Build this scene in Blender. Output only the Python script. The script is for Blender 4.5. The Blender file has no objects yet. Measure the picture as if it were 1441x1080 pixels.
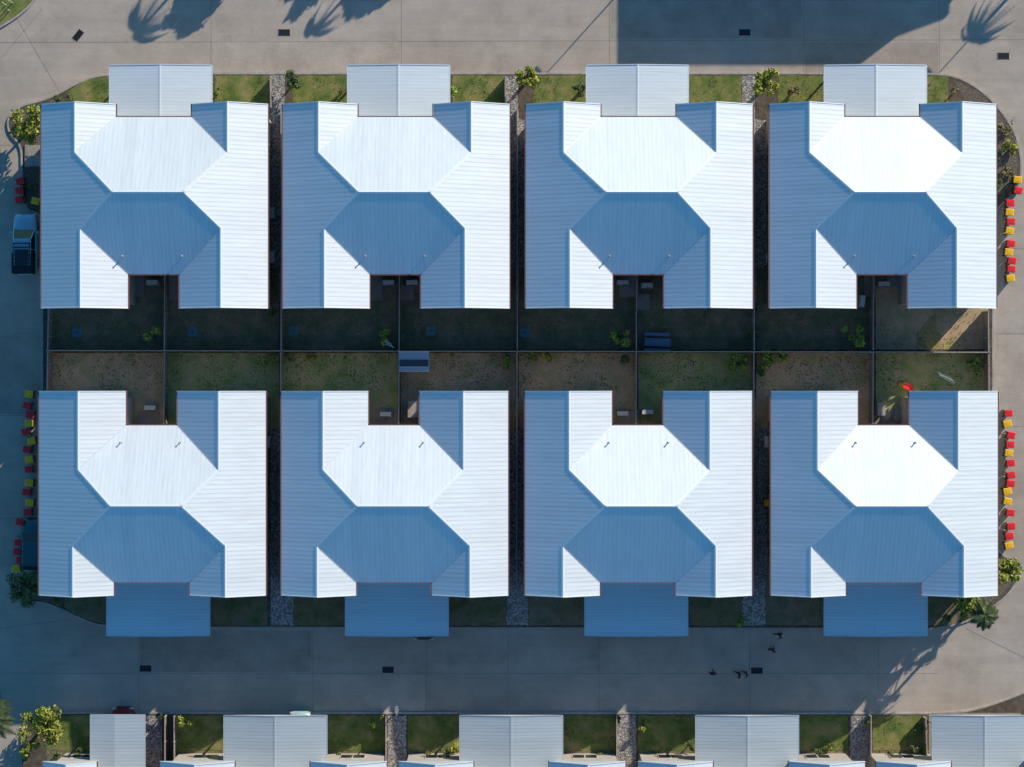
import bpy, bmesh, math, random
from mathutils import Vector, Matrix, noise
R = random.Random(7)
H = 150.0; K = 0.055
EAVE = 5.8; TAN = math.tan(math.radians(25))
SUN_EL = 20.4; SUN_AZ = 42.0
scene = bpy.context.scene

def P(px, py, z=0.0):
    s = K*(H-z)/H
    return Vector(((px-720.5)*s, -(py-540)*s, z))

# ------------------------------------------------------------ materials
def new_mat(name):
    m = bpy.data.materials.new(name); m.use_nodes = True
    nt = m.node_tree
    return m, nt, nt.nodes, nt.links, nt.nodes['Principled BSDF']

def ramp(nodes, stops):
    r = nodes.new('ShaderNodeValToRGB')
    els = r.color_ramp.elements
    while len(els) < len(stops): els.new(0.5)
    for e, (p, c) in zip(els, stops):
        e.position = p; e.color = (*c, 1)
    return r

def noisy(name, c1, c2, scale=3.0, rough=0.9, bump=0.0, fine=None, fine_amt=0.35, metallic=0.0, c3=None, bscale=None, lo=0.35, hi=0.65, stretch=None):
    m, nt, N, L, b = new_mat(name)
    g = N.new('ShaderNodeNewGeometry')
    src = g.outputs['Position']
    if stretch:
        mp = N.new('ShaderNodeMapping'); mp.inputs['Scale'].default_value = stretch
        L.new(src, mp.inputs['Vector']); src = mp.outputs[0]
    n = N.new('ShaderNodeTexNoise'); n.inputs['Scale'].default_value = scale
    n.inputs['Detail'].default_value = 7; n.inputs['Roughness'].default_value = 0.62
    L.new(src, n.inputs['Vector'])
    st = [(lo, c1), (hi, c2)] if c3 is None else [(lo, c1), ((lo+hi)/2, c2), (hi, c3)]
    r = ramp(N, st); L.new(n.outputs['Fac'], r.inputs[0])
    col = r.outputs[0]
    if fine:
        n2 = N.new('ShaderNodeTexNoise'); n2.inputs['Scale'].default_value = fine
        n2.inputs['Detail'].default_value = 4
        L.new(g.outputs['Position'], n2.inputs['Vector'])
        mr = N.new('ShaderNodeMapRange'); mr.inputs['From Min'].default_value = 0.3; mr.inputs['From Max'].default_value = 0.7
        mr.inputs['To Min'].default_value = 1-fine_amt; mr.inputs['To Max'].default_value = 1+fine_amt
        L.new(n2.outputs['Fac'], mr.inputs['Value'])
        mx = N.new('ShaderNodeVectorMath'); mx.operation = 'SCALE'
        L.new(col, mx.inputs[0]); L.new(mr.outputs[0], mx.inputs['Scale'])
        col = mx.outputs[0]
    L.new(col, b.inputs['Base Color'])
    b.inputs['Roughness'].default_value = rough; b.inputs['Metallic'].default_value = metallic
    if bump:
        nb = N.new('ShaderNodeTexNoise'); nb.inputs['Scale'].default_value = bscale or (fine or scale*4)
        nb.inputs['Detail'].default_value = 5
        L.new(g.outputs['Position'], nb.inputs['Vector'])
        bp = N.new('ShaderNodeBump'); bp.inputs['Strength'].default_value = bump; bp.inputs['Distance'].default_value = 0.05
        L.new(nb.outputs['Fac'], bp.inputs['Height']); L.new(bp.outputs[0], b.inputs['Normal'])
    return m

def roof_mat(name, axis, base, spacing=0.33, metallic=0.3, rough=0.62, depth=0.06, line=0.9):
    """ribbed sheet-metal roofing, ribs repeat along axis ('X' or 'Y')"""
    m, nt, N, L, b = new_mat(name)
    g = N.new('ShaderNodeNewGeometry'); sp = N.new('ShaderNodeSeparateXYZ')
    L.new(g.outputs['Position'], sp.inputs[0])
    def math_(op, a, bb=None):
        x = N.new('ShaderNodeMath'); x.operation = op
        if hasattr(a, 'node'): L.new(a, x.inputs[0])
        else: x.inputs[0].default_value = a
        if bb is not None:
            if hasattr(bb, 'node'): L.new(bb, x.inputs[1])
            else: x.inputs[1].default_value = bb
        return x.outputs[0]
    t = math_('DIVIDE', sp.outputs[axis], spacing)
    f = math_('FRACT', t)
    tri = math_('ABSOLUTE', math_('SUBTRACT', f, 0.5))
    mr = N.new('ShaderNodeMapRange'); mr.interpolation_type = 'SMOOTHSTEP'
    mr.inputs['From Min'].default_value = 0.06; mr.inputs['From Max'].default_value = 0.2
    mr.inputs['To Min'].default_value = 1; mr.inputs['To Max'].default_value = 0
    L.new(tri, mr.inputs['Value'])
    bp = N.new('ShaderNodeBump'); bp.inputs['Strength'].default_value = depth; bp.inputs['Distance'].default_value = 0.03
    L.new(mr.outputs[0], bp.inputs['Height'])
    sh = math_('FLOOR', math_('DIVIDE', sp.outputs[axis], spacing*3))
    wn = N.new('ShaderNodeTexWhiteNoise'); wn.noise_dimensions = '1D'; L.new(sh, wn.inputs['W'])
    tone = N.new('ShaderNodeMapRange'); tone.inputs['To Min'].default_value = 0.96; tone.inputs['To Max'].default_value = 1.02
    L.new(wn.outputs['Value'], tone.inputs['Value'])
    mp = N.new('ShaderNodeMapping')
    mp.inputs['Scale'].default_value = (0.3, 5, 1) if axis == 'Y' else (5, 0.3, 1)
    L.new(g.outputs['Position'], mp.inputs['Vector'])
    n = N.new('ShaderNodeTexNoise'); n.inputs['Scale'].default_value = 1.0; n.inputs['Detail'].default_value = 6; n.inputs['Roughness'].default_value = 0.7
    L.new(mp.outputs[0], n.inputs['Vector'])
    st = N.new('ShaderNodeMapRange'); st.inputs['From Min'].default_value = 0.3; st.inputs['From Max'].default_value = 0.7
    st.inputs['To Min'].default_value = 0.93; st.inputs['To Max'].default_value = 1.05
    L.new(n.outputs['Fac'], st.inputs['Value'])
    n3 = N.new('ShaderNodeTexNoise'); n3.inputs['Scale'].default_value = 0.5; n3.inputs['Detail'].default_value = 5
    L.new(mp.outputs[0], n3.inputs['Vector'])
    rr = N.new('ShaderNodeMapRange'); rr.inputs['From Min'].default_value = 0.3; rr.inputs['From Max'].default_value = 0.7
    rr.inputs['To Min'].default_value = rough-.03; rr.inputs['To Max'].default_value = rough+.03
    L.new(n3.outputs['Fac'], rr.inputs['Value']); L.new(rr.outputs[0], b.inputs['Roughness'])
    rib = N.new('ShaderNodeMapRange'); rib.inputs['To Min'].default_value = 1.0; rib.inputs['To Max'].default_value = line
    L.new(mr.outputs[0], rib.inputs['Value'])
    k = math_('MULTIPLY', math_('MULTIPLY', tone.outputs[0], st.outputs[0]), rib.outputs[0])
    v = N.new('ShaderNodeVectorMath'); v.operation = 'SCALE'; v.inputs[0].default_value = base
    L.new(k, v.inputs['Scale'])
    L.new(v.outputs[0], b.inputs['Base Color'])
    L.new(bp.outputs[0], b.inputs['Normal'])
    b.inputs['Metallic'].default_value = metallic
    return m

def plain(name, c, rough=0.6, metallic=0.0, var=0.12, scale=8):
    c1 = tuple(x*(1-var) for x in c); c2 = tuple(min(1, x*(1+var)) for x in c)
    return noisy(name, c1, c2, scale=scale, rough=rough, metallic=metallic)

RC = (0.84, 0.90, 0.93)
M_ROOFX = roof_mat('roof_metal_ribs_down_sides', 'Y', RC, line=.85)
M_ROOFY = roof_mat('roof_metal_ribs_down_ends', 'X', (0.79, 0.87, 0.91), depth=.04, line=.94)
M_CARP = roof_mat('carport_metal', 'Y', (0.80, 0.90, 0.95), spacing=0.25, metallic=.25, depth=.06, line=.93)
M_CARPW = roof_mat('weathered_carport_metal', 'Y', (0.56, 0.66, 0.72), spacing=0.25, metallic=.3, depth=.1, line=.86)
M_CAP = plain('ridge_cap_metal', RC, 0.62, 0.3, .04)
M_TRIM = plain('trim_paint', (0.5, 0.55, 0.58), 0.5)
M_GUT = plain('gutter_paint', (0.25, 0.11, 0.1), 0.5)
M_VALLEY = plain('valley_metal', (0.66, 0.72, 0.76), 0.6, 0.4)
M_SHEDR = roof_mat('pergola_sheet', 'Y', (0.5, 0.6, 0.68), spacing=.2, metallic=.4, depth=.1, line=.8)
M_WALL = noisy('rendered_wall', (0.42, 0.38, 0.33), (0.5, 0.46, 0.41), 2, 0.85, 0.2, fine=30, fine_amt=0.06)
M_SOFF = plain('soffit_paint', (0.6, 0.6, 0.58))
M_FRAME = plain('window_frame', (0.6, 0.6, 0.6), 0.4)
M_GLASS = plain('window_glass', (0.02, 0.03, 0.04), 0.06)
M_DOOR = plain('door_paint', (0.12, 0.07, 0.05))
M_CONC = plain('kerb_concrete', (0.46, 0.42, 0.38), 0.9, 0, 0.2, 2)
M_SLAB = noisy('slab_concrete', (0.30, 0.28, 0.25), (0.42, 0.39, 0.35), 1.5, 0.9, 0.1, fine=25, fine_amt=0.1)
M_FENCE = noisy('fence_paint', (0.24, 0.20, 0.17), (0.34, 0.28, 0.24), 1.5, 0.8)
M_FCAP = plain('fence_cap', (0.42, 0.38, 0.35), 0.6)
M_SOIL = noisy('island_soil', (0.08, 0.065, 0.048), (0.17, 0.135, 0.1), 2.5, 0.95, 0.5, fine=18)
M_MULCH = noisy('mulch', (0.08, 0.065, 0.045), (0.28, 0.23, 0.18), 9, 0.95, 0.8, fine=30, fine_amt=0.5)
M_GRASS = noisy('lawn_grass', (0.1, 0.155, 0.03), (0.19, 0.225, 0.055), .8, 0.95, 0.7, fine=22, fine_amt=0.45, c3=(0.32, 0.27, 0.11), lo=0.36, hi=0.64)
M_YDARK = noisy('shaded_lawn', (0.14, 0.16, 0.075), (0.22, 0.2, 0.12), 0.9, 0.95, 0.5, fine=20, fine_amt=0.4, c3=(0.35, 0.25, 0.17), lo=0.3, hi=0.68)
M_YBROWN = noisy('dry_lawn', (0.38, 0.38, 0.17), (0.55, 0.4, 0.24), 0.8, 0.95, 0.4, fine=20, fine_amt=0.3, c3=(0.64, 0.46, 0.3), lo=0.35, hi=0.62)
M_YGREEN = noisy('patchy_lawn', (0.28, 0.35, 0.12), (0.44, 0.44, 0.18), 0.9, 0.95, 0.4, fine=20, fine_amt=0.3, c3=(0.58, 0.44, 0.26), lo=0.35, hi=0.68)
M_YEDGE = noisy('front_strip_lawn', (0.1, 0.14, 0.05), (0.2, 0.18, 0.09), 0.9, 0.95, 0.5, fine=20, fine_amt=0.4, c3=(0.28, 0.2, 0.13), lo=0.33, hi=0.68)
M_LITPATCH = noisy('lit_patch_yellow', (0.3, 0.24, 0.1), (0.5, 0.42, 0.2), 6, 0.95, 0.5, fine=30)  # yellow colour standing in for light on the lawn

def gravel_mat(name, stops, scale=9):
    m, nt, N, L, b = new_mat(name)
    g = N.new('ShaderNodeNewGeometry')
    v = N.new('ShaderNodeTexVoronoi'); v.inputs['Scale'].default_value = scale
    L.new(g.outputs['Position'], v.inputs['Vector'])
    s = N.new('ShaderNodeSeparateColor'); L.new(v.outputs['Color'], s.inputs[0])
    r = ramp(N, stops); L.new(s.outputs[0], r.inputs[0])
    L.new(r.outputs[0], b.inputs['Base Color']); b.inputs['Roughness'].default_value = 0.9
    bp = N.new('ShaderNodeBump'); bp.inputs['Strength'].default_value = .8; bp.inputs['Distance'].default_value = 0.04; bp.invert = True
    L.new(v.outputs['Distance'], bp.inputs['Height']); L.new(bp.outputs[0], b.inputs['Normal'])
    return m
M_GRAVEL = gravel_mat('gravel', [(0, (0.14, 0.13, 0.12)), (0.5, (0.34, 0.32, 0.3)), (1, (0.65, 0.63, 0.6))], 10)

def road_mat():
    m, nt, N, L, b = new_mat('road_concrete')
    g = N.new('ShaderNodeNewGeometry')
    def no(scale, det, mapping=None, rough=0.6):
        src = g.outputs['Position']
        if mapping:
            mp = N.new('ShaderNodeMapping'); mp.inputs['Scale'].default_value = mapping
            L.new(src, mp.inputs['Vector']); src = mp.outputs[0]
        n = N.new('ShaderNodeTexNoise'); n.inputs['Scale'].default_value = scale; n.inputs['Detail'].default_value = det
        n.inputs['Roughness'].default_value = rough
        L.new(src, n.inputs['Vector']); return n.outputs['Fac']
    def mrng(s, a, c, lo=0.3, hi=0.7):
        x = N.new('ShaderNodeMapRange'); x.inputs['From Min'].default_value = lo; x.inputs['From Max'].default_value = hi
        x.inputs['To Min'].default_value = a; x.inputs['To Max'].default_value = c
        L.new(s, x.inputs['Value']); return x.outputs[0]
    def mul(a, c):
        x = N.new('ShaderNodeMath'); x.operation = 'MULTIPLY'; L.new(a, x.inputs[0]); L.new(c, x.inputs[1]); return x.outputs[0]
    r = ramp(N, [(0.3, (0.42, 0.36, 0.295)), (0.5, (0.50, 0.43, 0.355)), (0.7, (0.54, 0.475, 0.405))])
    L.new(no(0.09, 5), r.inputs[0])
    k = mrng(no(0.6, 7, rough=0.7), 0.87, 1.12)
    k = mul(k, mrng(no(9, 4, rough=0.8), 0.9, 1.1))
    k = mul(k, mrng(no(1, 5, (0.06, 0.9, 1), 0.7), 0.91, 1.08))
    k = mul(k, mrng(no(0.35, 8, rough=0.75), 0.74, 1.0, 0.25, 0.44))
    v = N.new('ShaderNodeVectorMath'); v.operation = 'SCALE'
    L.new(r.outputs[0], v.inputs[0]); L.new(k, v.inputs['Scale'])
    L.new(v.outputs[0], b.inputs['Base Color']); b.inputs['Roughness'].default_value = 0.85
    bp = N.new('ShaderNodeBump'); bp.inputs['Strength'].default_value = 0.2; bp.inputs['Distance'].default_value = 0.02
    L.new(no(14, 4), bp.inputs['Height']); L.new(bp.outputs[0], b.inputs['Normal'])
    return m
M_ROAD = road_mat()
M_JOINT = plain('joint_sealant', (0.32, 0.29, 0.255), 0.9)
M_IRON = plain('cast_iron', (0.05, 0.05, 0.055), 0.6, 0.4)
M_BLACK = plain('black_plastic', (0.02, 0.02, 0.022), 0.5)
M_TYRE = plain('rubber', (0.015, 0.015, 0.015), 0.85)
M_WHITE = plain('white_paint', (0.75, 0.75, 0.74), 0.5)
M_GREY = plain('grey_paint', (0.3, 0.32, 0.33), 0.5)
M_STEEL = plain('galvanised_steel', (0.45, 0.46, 0.47), 0.4, 0.6)
M_REDL = plain('red_lid', (0.9, 0.03, 0.04), 0.45, 0, .04)
M_YELL = plain('yellow_lid', (1.0, 0.56, 0.02), 0.45, 0, .04)
M_BIN = plain('bin_body_green', (0.015, 0.045, 0.025), 0.5)
M_BARK = noisy('bark', (0.07, 0.05, 0.035), (0.16, 0.12, 0.09), 8, 0.95, 0.6)
def leafm(name, c):
    return plain(name, c, 0.65, 0, 0.35, 3)
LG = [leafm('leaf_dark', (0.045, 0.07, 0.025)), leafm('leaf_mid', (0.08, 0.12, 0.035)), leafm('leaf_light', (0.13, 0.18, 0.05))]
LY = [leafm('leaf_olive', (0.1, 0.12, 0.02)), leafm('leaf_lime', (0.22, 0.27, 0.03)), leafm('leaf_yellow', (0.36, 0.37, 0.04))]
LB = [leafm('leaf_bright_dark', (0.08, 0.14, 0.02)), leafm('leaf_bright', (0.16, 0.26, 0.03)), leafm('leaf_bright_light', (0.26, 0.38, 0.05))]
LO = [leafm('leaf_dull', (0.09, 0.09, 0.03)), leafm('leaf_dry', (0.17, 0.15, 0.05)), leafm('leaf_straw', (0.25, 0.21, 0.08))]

# ------------------------------------------------------------ mesh builder
class MB:
    def __init__(s): s.v = []; s.f = []; s.m = []; s.mats = []
    def mi(s, mat):
        if mat not in s.mats: s.mats.append(mat)
        return s.mats.index(mat)
    def poly(s, pts, mat):
        n = len(s.v); s.v += [tuple(p) for p in pts]; s.f.append(tuple(range(n, n+len(pts)))); s.m.append(s.mi(mat))
    def faces(s, pts, fs, mat):
        n = len(s.v); s.v += [tuple(p) for p in pts]; i = s.mi(mat)
        for f in fs: s.f.append(tuple(n+a for a in f)); s.m.append(i)
    def box(s, c, d, mat, rz=0.0, taper=1.0):
        x, y, z = d[0]/2, d[1]/2, d[2]/2; pts = []
        cr, sr = math.cos(rz), math.sin(rz)
        for zz, k in ((-z, taper), (z, 1.0)):
            for a, b in ((-x, -y), (x, -y), (x, y), (-x, y)):
                a *= k; b *= k
                pts.append((c[0]+a*cr-b*sr, c[1]+a*sr+b*cr, c[2]+zz))
        s.faces(pts, [(3, 2, 1, 0), (4, 5, 6, 7), (0, 1, 5, 4), (1, 2, 6, 5), (2, 3, 7, 6), (3, 0, 4, 7)], mat)
    def seg(s, p, q, w, h, mat):
        p = Vector(p); q = Vector(q); d = (q-p).normalized()
        side = d.cross(Vector((0, 0, 1)))
        side = side.normalized() if side.length > 1e-4 else Vector((1, 0, 0))
        up = side.cross(d)
        pts = []
        for o in (p, q):
            for a, b in ((-1, -1), (1, -1), (1, 1), (-1, 1)):
                pts.append(o+side*a*w/2+up*b*h/2)
        s.faces(pts, [(3, 2, 1, 0), (4, 5, 6, 7), (0, 1, 5, 4), (1, 2, 6, 5), (2, 3, 7, 6), (3, 0, 4, 7)], mat)
    def cap(s, p, q, w, drop, mat, lift=.03):
        p = Vector(p); q = Vector(q); d = (q-p).normalized(); side = Vector((d.y, -d.x, 0)).normalized()
        up = Vector((0, 0, lift)); dn = Vector((0, 0, lift-drop))
        s.poly([p+up, q+up, q+dn+side*w, p+dn+side*w], mat); s.poly([p+up, p+dn-side*w, q+dn-side*w, q+up], mat)
    def cyl(s, p, q, r1, r2, mat, n=10):
        p = Vector(p); q = Vector(q); d = (q-p).normalized()
        a = d.orthogonal().normalized(); b = d.cross(a); pts = []
        for o, r in ((p, r1), (q, r2)):
            for i in range(n):
                t = 2*math.pi*i/n; pts.append(o+a*math.cos(t)*r+b*math.sin(t)*r)
        fs = [(i, (i+1) % n, n+(i+1) % n, n+i) for i in range(n)]+[tuple(range(n))[::-1], tuple(range(n, 2*n))]
        s.faces(pts, fs, mat)
    def make(s, name, parent=None, recalc=True, smooth=False):
        me = bpy.data.meshes.new(name); me.from_pydata(s.v, [], s.f)
        for m in s.mats: me.materials.append(m)
        me.polygons.foreach_set('material_index', s.m)
        if smooth: me.polygons.foreach_set('use_smooth', [True]*len(s.f))
        me.update()
        if recalc:
            bm = bmesh.new(); bm.from_mesh(me); bmesh.ops.recalc_face_normals(bm, faces=bm.faces); bm.to_mesh(me); bm.free()
        o = bpy.data.objects.new(name, me); scene.collection.objects.link(o)
        if parent: o.parent = parent
        return o
def empty(name, loc=(0, 0, 0)):
    e = bpy.data.objects.new(name, None); e.location = loc; e.empty_display_size = 0.5
    scene.collection.objects.link(e); return e

# ------------------------------------------------------------ ground & roads
g = MB(); S = 3000
g.poly([(-S, -S, 0), (S, -S, 0), (S, S, 0), (-S, S, 0)], noisy('ground_dry_grass', (0.09, 0.085, 0.045), (0.16, 0.13, 0.08), 0.2, 0.95, fine=3))
g.make('ground', recalc=False)
rd = MB(); rd.poly([P(-900, 1700, .004), P(2300, 1700, .004), P(2300, -160, .004), P(-900, -160, .004)], M_ROAD)
rd.make('road', recalc=False)

def smooth_poly(pts, it=2):
    for _ in range(it):
        o = []
        for i in range(len(pts)):
            a = pts[i]; b = pts[(i+1) % len(pts)]
            l = math.hypot(a[0]-b[0], a[1]-b[1])
            t = 25/l if l > 130 else .25
            o += [(a[0]+(b[0]-a[0])*t, a[1]+(b[1]-a[1])*t), (b[0]+(a[0]-b[0])*t, b[1]+(a[1]-b[1])*t)]
        pts = o
    return pts
ISL = 0.12
def island(name, pts, mat):
    b = MB(); n = len(pts)
    top = [P(x, y, 0) for x, y in pts]
    for p in top: p.z = ISL
    b.poly(top, mat)
    b.make(name, recalc=False)
    k = MB(); w = 0.14
    for i in range(n):
        p1 = top[i]; p2 = top[(i+1) % n]
        d = (p2-p1)
        if d.length < 1e-4: continue
        a = Vector((p1.x, p1.y, ISL/2+.004)); c = Vector((p2.x, p2.y, ISL/2+.004))
        k.seg(a, c, w, ISL+.012, M_CONC)
    return k
isl = [(150, 104), (1322, 104), (1352, 110), (1384, 130), (1410, 158), (1430, 190), (1438, 230), (1434, 268), (1412, 284), (1399, 300), (1397, 420), (1397, 760),
       (1408, 780), (1428, 792), (1434, 812), (1420, 836), (1392, 858), (1358, 876), (1320, 884), (1303, 885), (150, 883), (118, 873), (88, 858), (62, 848), (36, 846), (26, 830), (32, 812), (60, 806),
       (60, 700), (60, 320), (57, 300), (34, 296), (31, 240), (31, 205), (14, 190), (10, 168), (26, 150), (60, 142), (84, 132), (112, 115)]
k = island('planted_verge', smooth_poly(isl), M_SOIL); k.make('kerb')
isl2 = [(34, 1012), (60, 1003), (1330, 1004), (1375, 999), (1441, 975), (1520, 940), (1640, 940), (1640, 1600), (30, 1600), (30, 1300), (30, 1040)]
k = island('planted_verge', smooth_poly(isl2), M_SOIL); k.make('kerb')
isl3 = [(-60, 60), (-20, 50), (20, 28), (48, 4), (70, -30), (70, -120), (-300, -120), (-300, 60)]
k = island('planted_verge', smooth_poly(isl3, 2), M_GRASS); k.make('kerb')

j = MB()
for a, b in [((297, -60), (297, 103)), ((565, -60), (565, 103)), ((858, -60), (858, 103)), ((1130, -60), (1131, 103)), ((1322, -20), (1322, 100)),
             ((20, 20), (84, 130)), ((-5, 60), (1450, 56)), ((60, 12), (-5, 90)),
             ((195, 886), (195, 1002)), ((440, 886), (440, 1002)), ((715, 886), (715, 1002)), ((843, 886), (843, 1002)), ((1055, 886), (1055, 1002)), ((1236, 886), (1236, 1002)), ((600, 900), (600, 1002)),
             ((-5, 948), (1320, 948)), ((-5, 205), (30, 205)), ((-5, 470), (60, 470)), ((-5, 585), (60, 585)), ((-5, 730), (60, 730)), ((-5, 885), (100, 872)),
             ((1400, 470), (1450, 470)), ((1400, 600), (1450, 600)), ((1360, 885), (1450, 930)), ((1398, 350), (1450, 350))]:
    p = P(*a, .009); q = P(*b, .009); j.seg(p, q, 0.04, 0.002, M_JOINT)
j.make('road_joint_lines')
def panel_mat(nm, k):
    return noisy(nm, (0.41*k, 0.35*k, 0.285*k), (0.53*k, 0.46*k, 0.385*k), 0.5, 0.88, 0.15, fine=9, fine_amt=0.12)
PM = [panel_mat('concrete_panel_light', 1.07), panel_mat('concrete_panel_dark', .88)]
pn = MB()
for i, (x0, y0, x1, y1) in enumerate([(299, 58, 563, 102), (860, -60, 1128, 54), (442, 950, 598, 1001), (197, 888, 438, 946), (845, 888, 1053, 946), (1133, 60, 1320, 102), (1057, 950, 1234, 1001), (-8, 472, 57, 583), (1402, 472, 1500, 598)]):
    pn.poly([P(x0, y0, .0075), P(x1, y0, .0075), P(x1, y1, .0075), P(x0, y1, .0075)], PM[i % 2])
pn.make('concrete_panels', recalc=False)

def drain(px, py, rz=0):
    b = MB(); c = P(px, py, 0)
    b.box((0, 0, 0.010), (1.05, 0.55, 0.012), M_CONC)
    for i in range(11): b.box((-0.42+i*0.084, 0, 0.024), (0.035, 0.42, 0.016), M_IRON)
    b.box((0, 0.22, 0.024), (0.92, 0.04, 0.018), M_IRON); b.box((0, -0.22, 0.024), (0.92, 0.04, 0.018), M_IRON)
    b.box((0, 0, 0.0175), (0.88, 0.42, 0.002), M_BLACK)
    o = b.make('drain_grate'); o.location = (c.x, c.y, 0); o.rotation_euler.z = rz
for d in [(110, 50, .9), (400, 46, 0), (1048, 46, 0), (1412, 79, 0), (205, 941, 0), (546, 943, 0), (1065, 944, 0)]: drain(*d)

def patch(name, x0, y0, x1, y1, mat, z=0.128, jit=0.05, pts=None):
    if pts is None: pts = [(x0, y0), (x1, y0), (x1, y1), (x0, y1)]
    out = []
    W = [P(x, y, 0) for x, y in pts]
    for i in range(len(W)):
        a, b = W[i], W[(i+1) % len(W)]; L = (b-a).length; n = max(1, int(L/0.3))
        for t in range(n):
            p = a.lerp(b, t/n); out.append((p.x+R.uniform(-jit, jit), p.y+R.uniform(-jit, jit), z))
    b = MB(); b.poly(out, mat); return b.make(name, recalc=False)

fl = 'lawn'
patch(fl, 0, 0, 0, 0, M_GRASS, pts=[(96, 128), (120, 114), (153, 107), (160, 107), (160, 165), (96, 165)])
for x0, x1 in [(303, 379), (412, 492), (637, 710), (750, 828), (970, 1043), (1094, 1163), (1303, 1334)]:
    patch(fl, x0, 107, x1, 170, M_GRASS)
patch(fl, 0, 0, 0, 0, M_YEDGE, pts=[(91, 815), (156, 815), (156, 880), (122, 872), (91, 856)])
for x0, x1 in [(298, 376), (414, 490), (632, 712), (744, 826), (970, 1043), (1077, 1162), (1303, 1346)]:
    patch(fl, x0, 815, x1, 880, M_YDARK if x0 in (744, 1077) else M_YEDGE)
for x0, x1 in [(66, 127), (248, 317), (462, 541), (574, 648), (793, 866), (898, 980), (1125, 1193), (1228, 1304)]:
    patch(fl, x0, 1007, x1, 1056, M_GRASS); patch('soil_bed', x0, 1056.5, x1, 1085, M_YDARK if x0 in (66, 793, 1125) else M_YEDGE)
for x0, x1, xf0, xf1, xb0, xb1 in [(380, 420, 381, 401, 381, 413), (709, 749, 712, 729, 713, 743), (1038, 1079, 1044, 1062, 1044, 1077)]:
    patch('gravel_path', 0, 0, 0, 0, M_GRAVEL, z=.124, pts=[(xf0, 107), (xf1, 107), (xf1, 168), (x1, 170), (x1, 425), (x0, 425), (x0, 170), (xf0, 168)])
    patch('gravel_path', 0, 0, 0, 0, M_GRAVEL, z=.124, pts=[(x0, 560), (x1, 560), (x1, 815), (xb1, 817), (xb1, 880), (xb0, 880), (xb0, 817), (x0, 815)])
for x0, x1 in [(205, 228), (546, 572), (869, 895), (1196, 1225)]:
    patch('gravel_path', x0, 1007, x1, 1085, M_GRAVEL, z=.124)
patch('mulch_bed', 0, 0, 0, 0, M_MULCH, z=.124, pts=[(1340, 112), (1380, 132), (1404, 158), (1424, 190), (1432, 230), (1429, 262), (1404, 276), (1375, 170)])
patch('mulch_bed', 0, 0, 0, 0, M_MULCH, z=.124, pts=[(20, 158), (60, 146), (88, 136), (92, 300), (62, 298), (38, 292), (36, 200), (20, 186)])
patch('mulch_bed', 0, 0, 0, 0, M_MULCH, z=.124, pts=[(1350, 820), (1400, 790), (1424, 798), (1426, 814), (1412, 834), (1386, 854), (1350, 872)])
patch('mulch_bed', 0, 0, 0, 0, M_MULCH, z=.124, pts=[(36, 66+760), (88, 812), (88, 852), (40, 840)])
ytop = [(70, 230), (234, 393), (398, 560), (564, 726), (730, 894), (898, 1060), (1064, 1228), (1232, 1390)]
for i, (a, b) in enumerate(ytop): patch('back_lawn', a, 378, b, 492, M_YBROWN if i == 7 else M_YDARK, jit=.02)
ybot = [(70, 230, M_YBROWN), (234, 393, M_YGREEN), (398, 560, M_YGREEN), (564, 726, M_YBROWN), (730, 894, M_YBROWN), (898, 1060, M_YGREEN), (1064, 1228, M_YBROWN), (1232, 1390, M_YGREEN)]
for a, b, m in ybot: patch('back_lawn', a, 497, b, 602, m, jit=.02)
patch('lit_lawn_patch', 0, 0, 0, 0, M_LITPATCH, z=.134, pts=[(1290, 470), (1308, 446), (1318, 442), (1312, 462), (1324, 470), (1322, 492), (1306, 492), (1290, 486)])  # patch of reflected sunlight, painted as yellow ground

# ------------------------------------------------------------ houses
OUT = [(0, 0), (105, 0), (105, 18), (212, 18), (212, 0), (319, 0), (319, 287), (194.5, 287), (194.5, 239), (122, 239), (122, 287), (0, 287)]
def opening(b, pos, n, w, z0, z1, door=False):
    zc = (z0+z1)/2; hh = z1-z0
    if abs(n[0]) > .5: d = lambda t, ww, h2: (t, ww, h2)
    else: d = lambda t, ww, h2: (ww, t, h2)
    cx, cy = pos
    b.box((cx+n[0]*.02, cy+n[1]*.02, zc), d(.09, w, hh), M_FRAME)
    if door: b.box((cx+n[0]*.045, cy+n[1]*.045, zc), d(.06, w-.12, hh-.1), M_DOOR)
    else:
        for sgn in (-1, 1):
            o = sgn*(w/4)
            p = (cx+n[0]*.045, cy+o, zc) if abs(n[0]) > .5 else (cx+o, cy+n[1]*.045, zc)
            b.box(p, d(.05, w/2-.1, hh-.12), M_GLASS)

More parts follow.
